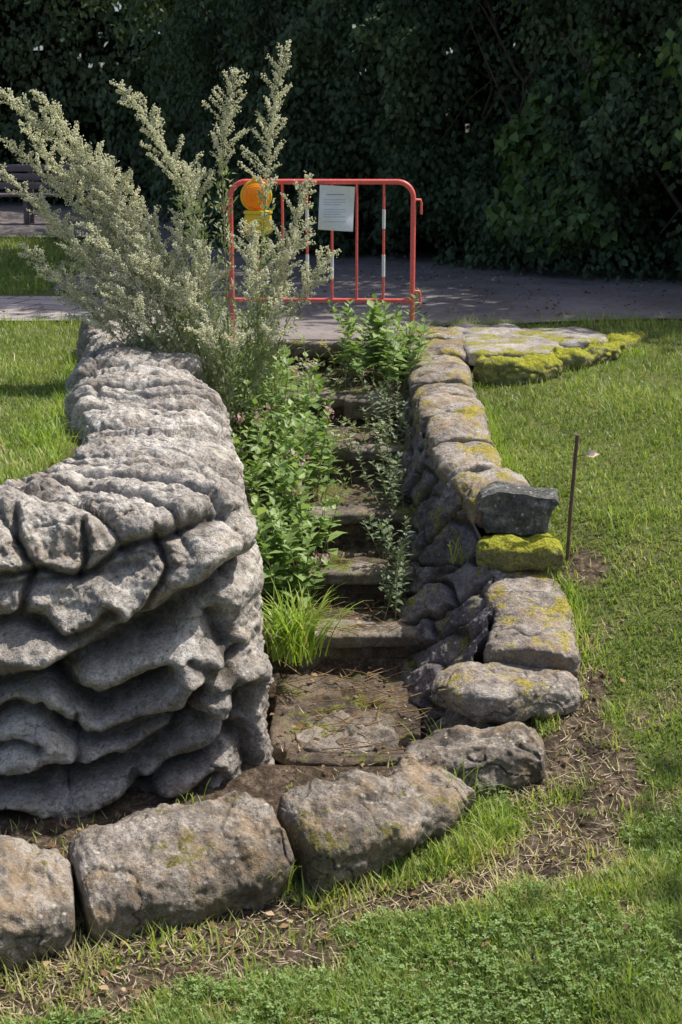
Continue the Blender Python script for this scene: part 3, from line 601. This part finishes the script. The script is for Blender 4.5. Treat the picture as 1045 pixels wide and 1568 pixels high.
for (tx,ty,tz,pl_) in tips:
    b=np.array([rng.uniform(-.74,-.40),rng.uniform(7.2,7.9),-.42]); tp_=np.array([tx,ty,tz])
    mid=np.array([b[0]*.6+tx*.4-.0+rng.normal(0,.06),(b[1]+ty)/2,b[2]+(tz-b[2])*rng.uniform(.5,.68)]); n=40; s_=np.linspace(0,1,n)[:,None]
    pts=(1-s_)**2*b+2*s_*(1-s_)*mid+s_**2*tp_
    pts[-14:,0]+=rng.normal(0,.05)*np.linspace(0,1,14)**2
    tb.add(pts,.0055,.0015,5); T=nrm(np.gradient(pts,axis=0)); Ltot=np.linalg.norm(tp_-b)
    m_=int(Ltot/.026)
    for i in range(m_):
        f=.28+.72*i/m_; k=f*(n-1); i0=min(n-2,int(k)); p_=pts[i0]+(pts[i0+1]-pts[i0])*(k-i0); a=i*2.4+rng.normal(0,.4)
        side=np.array([math.cos(a),math.sin(a),0.]); dirn=nrm(T[i0]*rng.uniform(1.0,1.7)+side*rng.uniform(.5,1.1))
        plume=f>(1-.5*pl_)
        if plume:
            g=(1-f)/(.5*pl_+1e-6); l=(.035+.18*g**.7)*rng.uniform(.35,1.25)
            ns=5; q_=np.array([p_+dirn*l*v+np.array([0,0,-.10*l*v*v])+side*.15*l*v*v for v in np.linspace(0,1,ns)])
            tb.add(q_,.0011,.0006,3); nb=int(l/.0018)+6
            u=rng.random(nb)**.8; qq=p_+dirn*l*u[:,None]+side*.15*l*(u*u)[:,None]+rng.normal(0,.0058,(nb,3)); qq[:,2]-=.10*l*u*u; BP.append(qq)
            if rng.random()<.25: LP.append(p_+dirn*l*.3);LY.append(dirn+rng.normal(0,.3,3));LZ.append((0,0,1));LS.append(rng.uniform(.02,.035))
        else:
            for _ in range(7):
                LP.append(p_+dirn*rng.uniform(0,.09)+rng.normal(0,.016,3));LY.append(dirn+rng.normal(0,.5,3));LZ.append(np.array([0,0,1])+rng.normal(0,.4,3));LS.append(rng.uniform(.022,.05))
BP=np.vstack(BP); N=len(BP)
OC_V=[(0,0,0),(-.5,.5,0),(0,.5,.5),(.5,.5,0),(0,.5,-.5),(0,1,0)]; OC_F=[(0,2,1),(0,3,2),(0,4,3),(0,1,4),(5,1,2),(5,2,3),(5,3,4),(5,4,1)]
inst("flower_plumes",OC_V,OC_F,BP,rng.normal(0,1,(N,3))+[0,0,-.3],rng.normal(0,1,(N,3)),rng.uniform(.006,.011,N),M_bud,rng.random(N),mg)
LS=np.array(LS); inst("leaves",LEAF_V,LEAF_F,np.array(LP),np.array(LY),np.array(LZ,dtype=float),np.stack([LS*.55,LS,LS],-1),M_mug,rng.random(len(LS)),mg)
tb.make("stems",M_stem,mg)
# ------------------------------------------------------------------ barrier
br=empty("pedestrian_barrier")
def place(x,z): return (x, 9.16-.05*x, z)
t1=Tubes(); xl,xr,zt_,r_=-.70,.455,1.01,.10
arc=[]
arc+= [(xl,-.03),(xl,.3),(xl,.6),(xl,zt_-r_)]
arc+= [(xl+r_-r_*math.cos(a),zt_-r_+r_*math.sin(a)) for a in np.linspace(0,math.pi/2,9)[1:]]
arc+= [(x_,zt_) for x_ in np.linspace(xl+r_,xr-r_,8)[1:-1]]
arc+= [(xr-r_+r_*math.sin(a),zt_-r_+r_*math.cos(a)) for a in np.linspace(0,math.pi/2,9)]
arc+= [(xr,.6),(xr,.3),(xr,-.03)]
t1.add([place(*p_) for p_ in arc],.0165,.0165,12); t1.make("frame",M_red,br)
t1=Tubes(); t1.add([place(x_,.27) for x_ in np.linspace(xl,xr,4)],.013,.013,10)
bars=[-.535,-.37,-.215,-.057,.10,.27]
for b in bars: t1.add([place(b,z_) for z_ in (.27,.6,zt_)],.0085,.0085,8)
for z_ in (.90,.33):
    t1.add([place(xr,z_),place(xr+.045,z_),place(xr+.05,z_-.02),place(xr+.05,z_-.09)],.008,.008,8)
    t1.add([place(xl,z_-.03),place(xl-.045,z_-.03),place(xl-.05,z_-.05),place(xl-.045,z_-.07),place(xl,z_-.07)],.008,.008,8)
for x_ in (xl,xr):
    p_=place(x_,0.0); t1.add([(p_[0],p_[1]-.22,.022),(p_[0],p_[1],.045),(p_[0],p_[1]+.22,.035)],.012,.012,8)
t1.make("bars",M_red,br)
t1=Tubes()
for b in (-.215,-.057,.27):
    for z0,z1 in ((.42,.56),(.72,.84)):
        t1.add([place(b,z0),place(b,z1)],.0105,.0105,10)
t1.make("reflective_bands",M_white,br)
U_,V_=np.meshgrid(np.linspace(0,1,14),np.linspace(0,1,18),indexing='ij')
nx=-.145+.22*U_+.012*V_; nz=.705+.275*V_+.012*(1-U_); ny=9.16-.05*nx-.028-.012*np.sin(U_*3.0)-.012*np.sin(V_*5+U_*2)
build("notice_sheet",np.stack([nx,ny,nz],-1).reshape(-1,3),grid_faces(14,18),M_paper,None,True,br)
PV=[];PF=[]
for j,zz in enumerate([.93,.90,.885,.87,.84,.825,.81,.795,.765]):
    x0,x1=-.11,(.03 if j%3 else .0)
    if j==0: x0,x1=-.09,.02
    k=len(PV); hh=.006 if j==0 else .0025
    yy=9.16-.028-.026
    PV+=[(x0,yy,zz),(x1,yy-.001,zz),(x1,yy-.001,zz+hh),(x0,yy,zz+hh)]; PF.append((k,k+1,k+2,k+3))
build("notice_text",PV,PF,M_print,None,False,br)
lp=empty("warning_lamp"); lx,ly=-.525,9.10
bevel_box("battery_case",(lx+.005,ly,.755),(.085,.045,.065),M_yellow,lp,3,.0006,sq=7,n=30)
bevel_box("case_lid",(lx+.005,ly,.825),(.09,.05,.012),M_yellow,lp,3,.0004,sq=6,n=20)
def disc(name,c,r,d0,d1,mat,ridges,par):
    k=64; prof=[(0,-d0),(r*.3,-d0*.98),(r*.6,-d0*.85),(r*.82,-d0*.6),(r*.95,-d0*.25),(r,0),(r*.95,d1*.25),(r*.8,d1*.6),(r*.5,d1*.9),(0,d1)]
    prof=np.array(prof); pr=np.stack([np.interp(np.linspace(0,9,46),range(10),prof[:,i]) for i in (0,1)],-1)
    a=np.linspace(0,2*math.pi,k,endpoint=False)
    rr=pr[:,0][:,None]*(1+0*a); yy=pr[:,1][:,None]*(1+.05*np.sin(pr[:,0][:,None]/r*ridges))
    V=np.stack([c[0]+rr*np.cos(a),c[1]+yy+0*a,c[2]+rr*np.sin(a)],-1); return build(name,V.reshape(-1,3),grid_faces(46,k,True),mat,None,True,par)
disc("amber_lens",(lx-.005,ly,.925),.088,.055,.055,M_lens,40,lp)
t1=Tubes(); a=np.linspace(0,2*math.pi,40); t1.add(np.stack([lx-.005+.09*np.cos(a),ly+0*a,.925+.09*np.sin(a)],-1),.010,.010,8); t1.make("lens_rim",M_yellow,lp)
bevel_box("top_knob",(lx,ly,1.025),(.03,.018,.018),M_yellow,lp,3,.0004,sq=4,n=16)
bevel_box("bracket",(lx,ly+.045,.80),(.02,.02,.09),M_yellow,lp,3,.0004,sq=6,n=16)
sk=empty("metal_stake"); t1=Tubes(); t1.add([(.985,5.95,-.62),(.992,5.95,-.3),(1.008,5.95,.05)],.0085,.0085,8); t1.add([(1.008,5.95,.049),(1.008,5.95,.053)],.012,.002,8); t1.make("rod",M_rust,sk)
t1=Tubes(); t1.add([(1.0,5.94,-.045),(1.03,5.93,-.035),(1.055,5.92,-.03)],.003,.002,6); t1.make("wire",M_rust,sk)
inst("tag",LEAF_V,LEAF_F,np.array([[1.04,5.92,-.035]]*2),np.array([[1,.1,.12],[.9,0,.4]]),np.array([[0,-.6,1.],[0,-1,.5]]),np.array([.065,.055]),M_straw,np.array([.9,.99]),sk)
bn=empty("park_bench")
def box(name,c,h,mat,par,rx=0):
    x_,y_,z_=h; V=np.array([(sx*x_,sy*y_,sz*z_) for sx in(-1,1) for sy in(-1,1) for sz in(-1,1)])
    ca,sa=math.cos(rx),math.sin(rx); V=np.stack([V[:,0],V[:,1]*ca-V[:,2]*sa,V[:,1]*sa+V[:,2]*ca],-1)+np.array(c)
    F=[(0,1,3,2),(4,6,7,5),(0,4,5,1),(2,3,7,6),(0,2,6,4),(1,5,7,3)]; o_=build(name,V,F,mat,None,False,par)
    mo=o_.modifiers.new("b",'BEVEL'); mo.width=min(h)*.3; mo.segments=2
for i in range(4): box("seat_slat_%d"%i,(-4.75,21.85+i*.11,.45),(1.2,.047,.02),M_wood,bn)
for i in range(3): box("back_slat_%d"%i,(-4.75,22.28+i*.02,.58+i*.13),(1.2,.018,.05),M_wood,bn,-.15)
for x_ in (-5.7,-4.75,-3.75):
    box("leg_%.1f"%x_,(x_,21.9,.225),(.035,.035,.205),M_wood,bn); box("rear_leg_%.1f"%x_,(x_,22.32,.45),(.035,.03,.44),M_wood,bn,-.08); box("bearer_%.1f"%x_,(x_,22.05,.405),(.03,.24,.025),M_wood,bn)
# ------------------------------------------------------------------ hedge
fl=np.array([(9,9.5),(6,11.2),(3.3,12.5),(2.2,13.6),(1.0,14.9),(-.7,16.2),(-2.0,19.5),(-3.2,25.5),(-8,29),(-16,31)],float)
fc=cr(fl,600); fs=np.r_[0,np.cumsum(np.linalg.norm(np.diff(fc,axis=0),axis=1))]; tg=nrm(np.gradient(fc,axis=0)); nf=np.stack([tg[:,1],-tg[:,0]],-1)
if (nf[300]*(-fc[300])).sum()<0: nf=-nf
def hedge_pts(n,smin,smax,zmin,zmax,dmax):
    s_=rng.uniform(smin,smax,n); px=np.interp(s_,fs,fc[:,0]); py=np.interp(s_,fs,fc[:,1]); nx_=np.interp(s_,fs,nf[:,0]); ny_=np.interp(s_,fs,nf[:,1])
    z_=zmin+(zmax-zmin)*rng.random(n)**.95
    prot=.40*fbm(np.stack([s_*.8,z_*.9,0*s_],-1),3,101)+.26*fbm(np.stack([s_*3,z_*3,0*s_],-1),2,102)
    dep=rng.random(n)**1.6*dmax; base=.45-.1*(z_<.4)
    over=.15*np.clip(z_-1.5,0,3)
    off=prot+base-dep-.3+over
    return np.stack([px+nx_*off,py+ny_*off,z_],-1),nx_,ny_,dep,s_
def hedge_leaves(name,n,smin,smax,zmin,zmax,dmax,s0,s1,mat,tv,tf,thr=-.55,seed=111):
    p_,nx_,ny_,dep,s_=hedge_pts(n,smin,smax,zmin,zmax,dmax)
    cl=fbm(np.stack([s_*1.4,p_[:,2]*1.4,dep*1.5],-1),4,seed); k=cl>thr; p_,nx_,ny_,cl=p_[k],nx_[k],ny_[k],cl[k]; N=len(p_)
    Zd=np.stack([nx_,ny_,.75+0*nx_],-1)+rng.normal(0,.55,(N,3)); Yd=np.stack([0*nx_,0*nx_,-1+0*nx_],-1)+rng.normal(0,.7,(N,3))
    inst(name,tv,tf,p_,Yd,Zd,rng.uniform(s0,s1,N),mat,np.clip(.5*rng.random(N)+.25+.6*cl,0,1))
def s_at(i): return float(fs[np.argmin(np.hypot(fc[:,0]-fl[i][0],fc[:,1]-fl[i][1]))])
hedge_leaves("hedge",110000,s_at(1)+1.5,s_at(6),.0,3.6,1.2,.045,.10,M_hedge,HL_V,HL_F,-.22)
hedge_leaves("hedge.001",34000,s_at(6),fs[-1],.0,5.0,1.5,.09,.17,M_hedge,HL_V,HL_F,-.35,131)
hedge_leaves("ivy_cover",7000,s_at(2)-.8,s_at(3)+.7,.3,2.4,.3,.07,.12,M_ivy,IVY_V,IVY_F,.3,141)
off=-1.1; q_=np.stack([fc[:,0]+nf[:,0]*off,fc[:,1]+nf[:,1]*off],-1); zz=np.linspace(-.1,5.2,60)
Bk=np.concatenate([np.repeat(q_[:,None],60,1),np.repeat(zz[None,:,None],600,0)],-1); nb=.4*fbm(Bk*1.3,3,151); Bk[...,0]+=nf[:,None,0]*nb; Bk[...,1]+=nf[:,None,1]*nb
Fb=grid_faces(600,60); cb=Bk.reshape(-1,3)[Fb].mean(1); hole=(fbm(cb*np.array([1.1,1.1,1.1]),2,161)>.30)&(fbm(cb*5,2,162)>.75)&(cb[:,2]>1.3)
build("hedge_dark_backing",Bk.reshape(-1,3),Fb[~hole],M_back,None,True)  # dark backing sheet behind the leaves, hedge shade put into its colour
tb=Tubes()
for _ in range(130):
    s_=rng.uniform(s_at(1),s_at(6)); i=np.argmin(abs(fs-s_)); b=np.array([fc[i,0],fc[i,1],0.])+np.r_[nf[i]*rng.uniform(-.7,.05),rng.uniform(0,1.8)]
    l=rng.uniform(.8,2.4); d_=np.r_[tg[i]*rng.normal(0,.5)+nf[i]*.15,1.0]
    pts=[b+d_*l*f+np.r_[rng.normal(0,.06,2),0]*f for f in np.linspace(0,1,7)]; tb.add(pts,rng.uniform(.008,.03),.004,5)
tb.make("hedge_branches",M_bark)
def tree(name,base,top,cen,rad,ncl,nl,ls,mat=M_tree,clr=.55):
    e=empty(name); tb=Tubes(); base=np.array(base,float); top=np.array(top,float); s_=np.linspace(0,1,9)[:,None]
    tr=base+(top-base)*s_+np.c_[rng.normal(0,.06,9),rng.normal(0,.06,9),np.zeros(9)]; tb.add(tr,.2,.09,10)
    cs=nrm(rng.normal(0,1,(ncl,3)))*rng.random((ncl,1))**.45*np.array(rad)+np.array(cen); P_=[]
    for c_ in cs:
        k=rng.integers(4,9); a=tr[k]; mid=(a+c_)/2+np.array([0,0,.25]); tb.add([(1-f)**2*a+2*f*(1-f)*mid+f*f*c_ for f in np.linspace(0,1,7)],.05,.012,6)
        P_.append(c_+rng.normal(0,clr*rng.uniform(.6,1.2),(nl//ncl,3))*[1,1,.6])
    P_=np.vstack(P_); N=len(P_); tb.make("trunk",M_bark,e)
    inst("crown",HL_V,HL_F,P_,rng.normal(0,1,(N,3))+[0,0,-.5],rng.normal(0,.6,(N,3))+[0,0,1],rng.uniform(ls*.6,ls*1.2,N),mat,rng.random(N),e)
tree("tree",(5.4,13.6,0),(5.2,13.2,5.0),(5.0,12.4,5.8),(2.0,1.5,1.5),30,3600,.22,clr=.42)
tree("tree.001",(2.4,15.2,0),(2.4,14.8,5.0),(2.0,13.3,5.8),(2.0,1.5,1.5),30,3600,.22,clr=.42)
tree("tree.002",(8.6,11.9,0),(8.4,11.9,5),(8.0,11.9,5.9),(1.8,1.3,1.4),26,3200,.22,clr=.42)
tree("tree.003",(-.6,18.6,0),(-.6,18.2,6),(-.4,16.4,6.4),(2.4,2.0,1.8),34,5000,.22,clr=.5)
tree("tree.004",(-6,31,0),(-6,31,7),(-6,29.5,8),(4.5,3,3),40,8000,.35)
tree("tree.005",(6.2,5.9,-.6),(6.0,5.7,3.6),(5.0,5.1,4.6),(1.0,.9,.7),10,700,.15,clr=.34)
P_=[];tb=Tubes()
for i in range(14):
    b=np.array([3.6,11.6,rng.uniform(1.4,3.4)]); e_=np.array([rng.uniform(2.45,2.9),rng.uniform(10.9,11.6),b[2]-rng.uniform(.1,.6)])
    mid=(b+e_)/2+[0,0,.2]; pts=np.array([(1-f)**2*b+2*f*(1-f)*mid+f*f*e_ for f in np.linspace(0,1,14)]); tb.add(pts,.01,.003,5)
    for p_ in pts: P_.append(p_+rng.normal(0,.07,(5,3)))
P_=np.vstack(P_);N=len(P_); sp=empty("overhanging_branch"); tb.make("twigs",M_bark,sp)
inst("leaves",LEAF_V,LEAF_F,P_,rng.normal(0,.5,(N,3))+[0,0,-1],rng.normal(0,.4,(N,3))+[0,-1,.6],rng.uniform(.07,.13,N),M_ivy,rng.random(N),sp)
# ------------------------------------------------------------------ light + camera
sv_=Vector((.58,.22,1.0)).normalized()
sun=bpy.data.lights.new("sun",'SUN'); sun.energy=5.0; sun.angle=math.radians(.6); sun.color=(1,.95,.87)
so=bpy.data.objects.new("sun",sun); scene.collection.objects.link(so); so.rotation_euler=sv_.to_track_quat('Z','Y').to_euler()
wd=bpy.data.worlds.new("World"); scene.world=wd; wd.use_nodes=True; nt=wd.node_tree
sk_=nt.nodes.new("ShaderNodeTexSky"); sk_.sky_type='NISHITA'; sk_.sun_disc=False
sk_.sun_elevation=math.asin(sv_.z); sk_.sun_rotation=math.atan2(sv_.x,sv_.y); sk_.air_density=.8; sk_.dust_density=3.0
bg=nt.nodes["Background"]; nt.links.new(sk_.outputs[0],bg.inputs[0]); bg.inputs[1].default_value=.15
cam=bpy.data.cameras.new("camera"); co=bpy.data.objects.new("camera",cam); scene.collection.objects.link(co)
co.location=(0,0,1.27); co.rotation_euler=(math.radians(90-14.7),0,0); cam.sensor_fit='VERTICAL'; cam.sensor_height=36; cam.lens=50; cam.clip_end=500
cam.dof.use_dof=True; cam.dof.focus_distance=5.6; cam.dof.aperture_fstop=8
scene.camera=co
scene.view_settings.view_transform='Standard'; scene.view_settings.look='None'; scene.view_settings.exposure=0
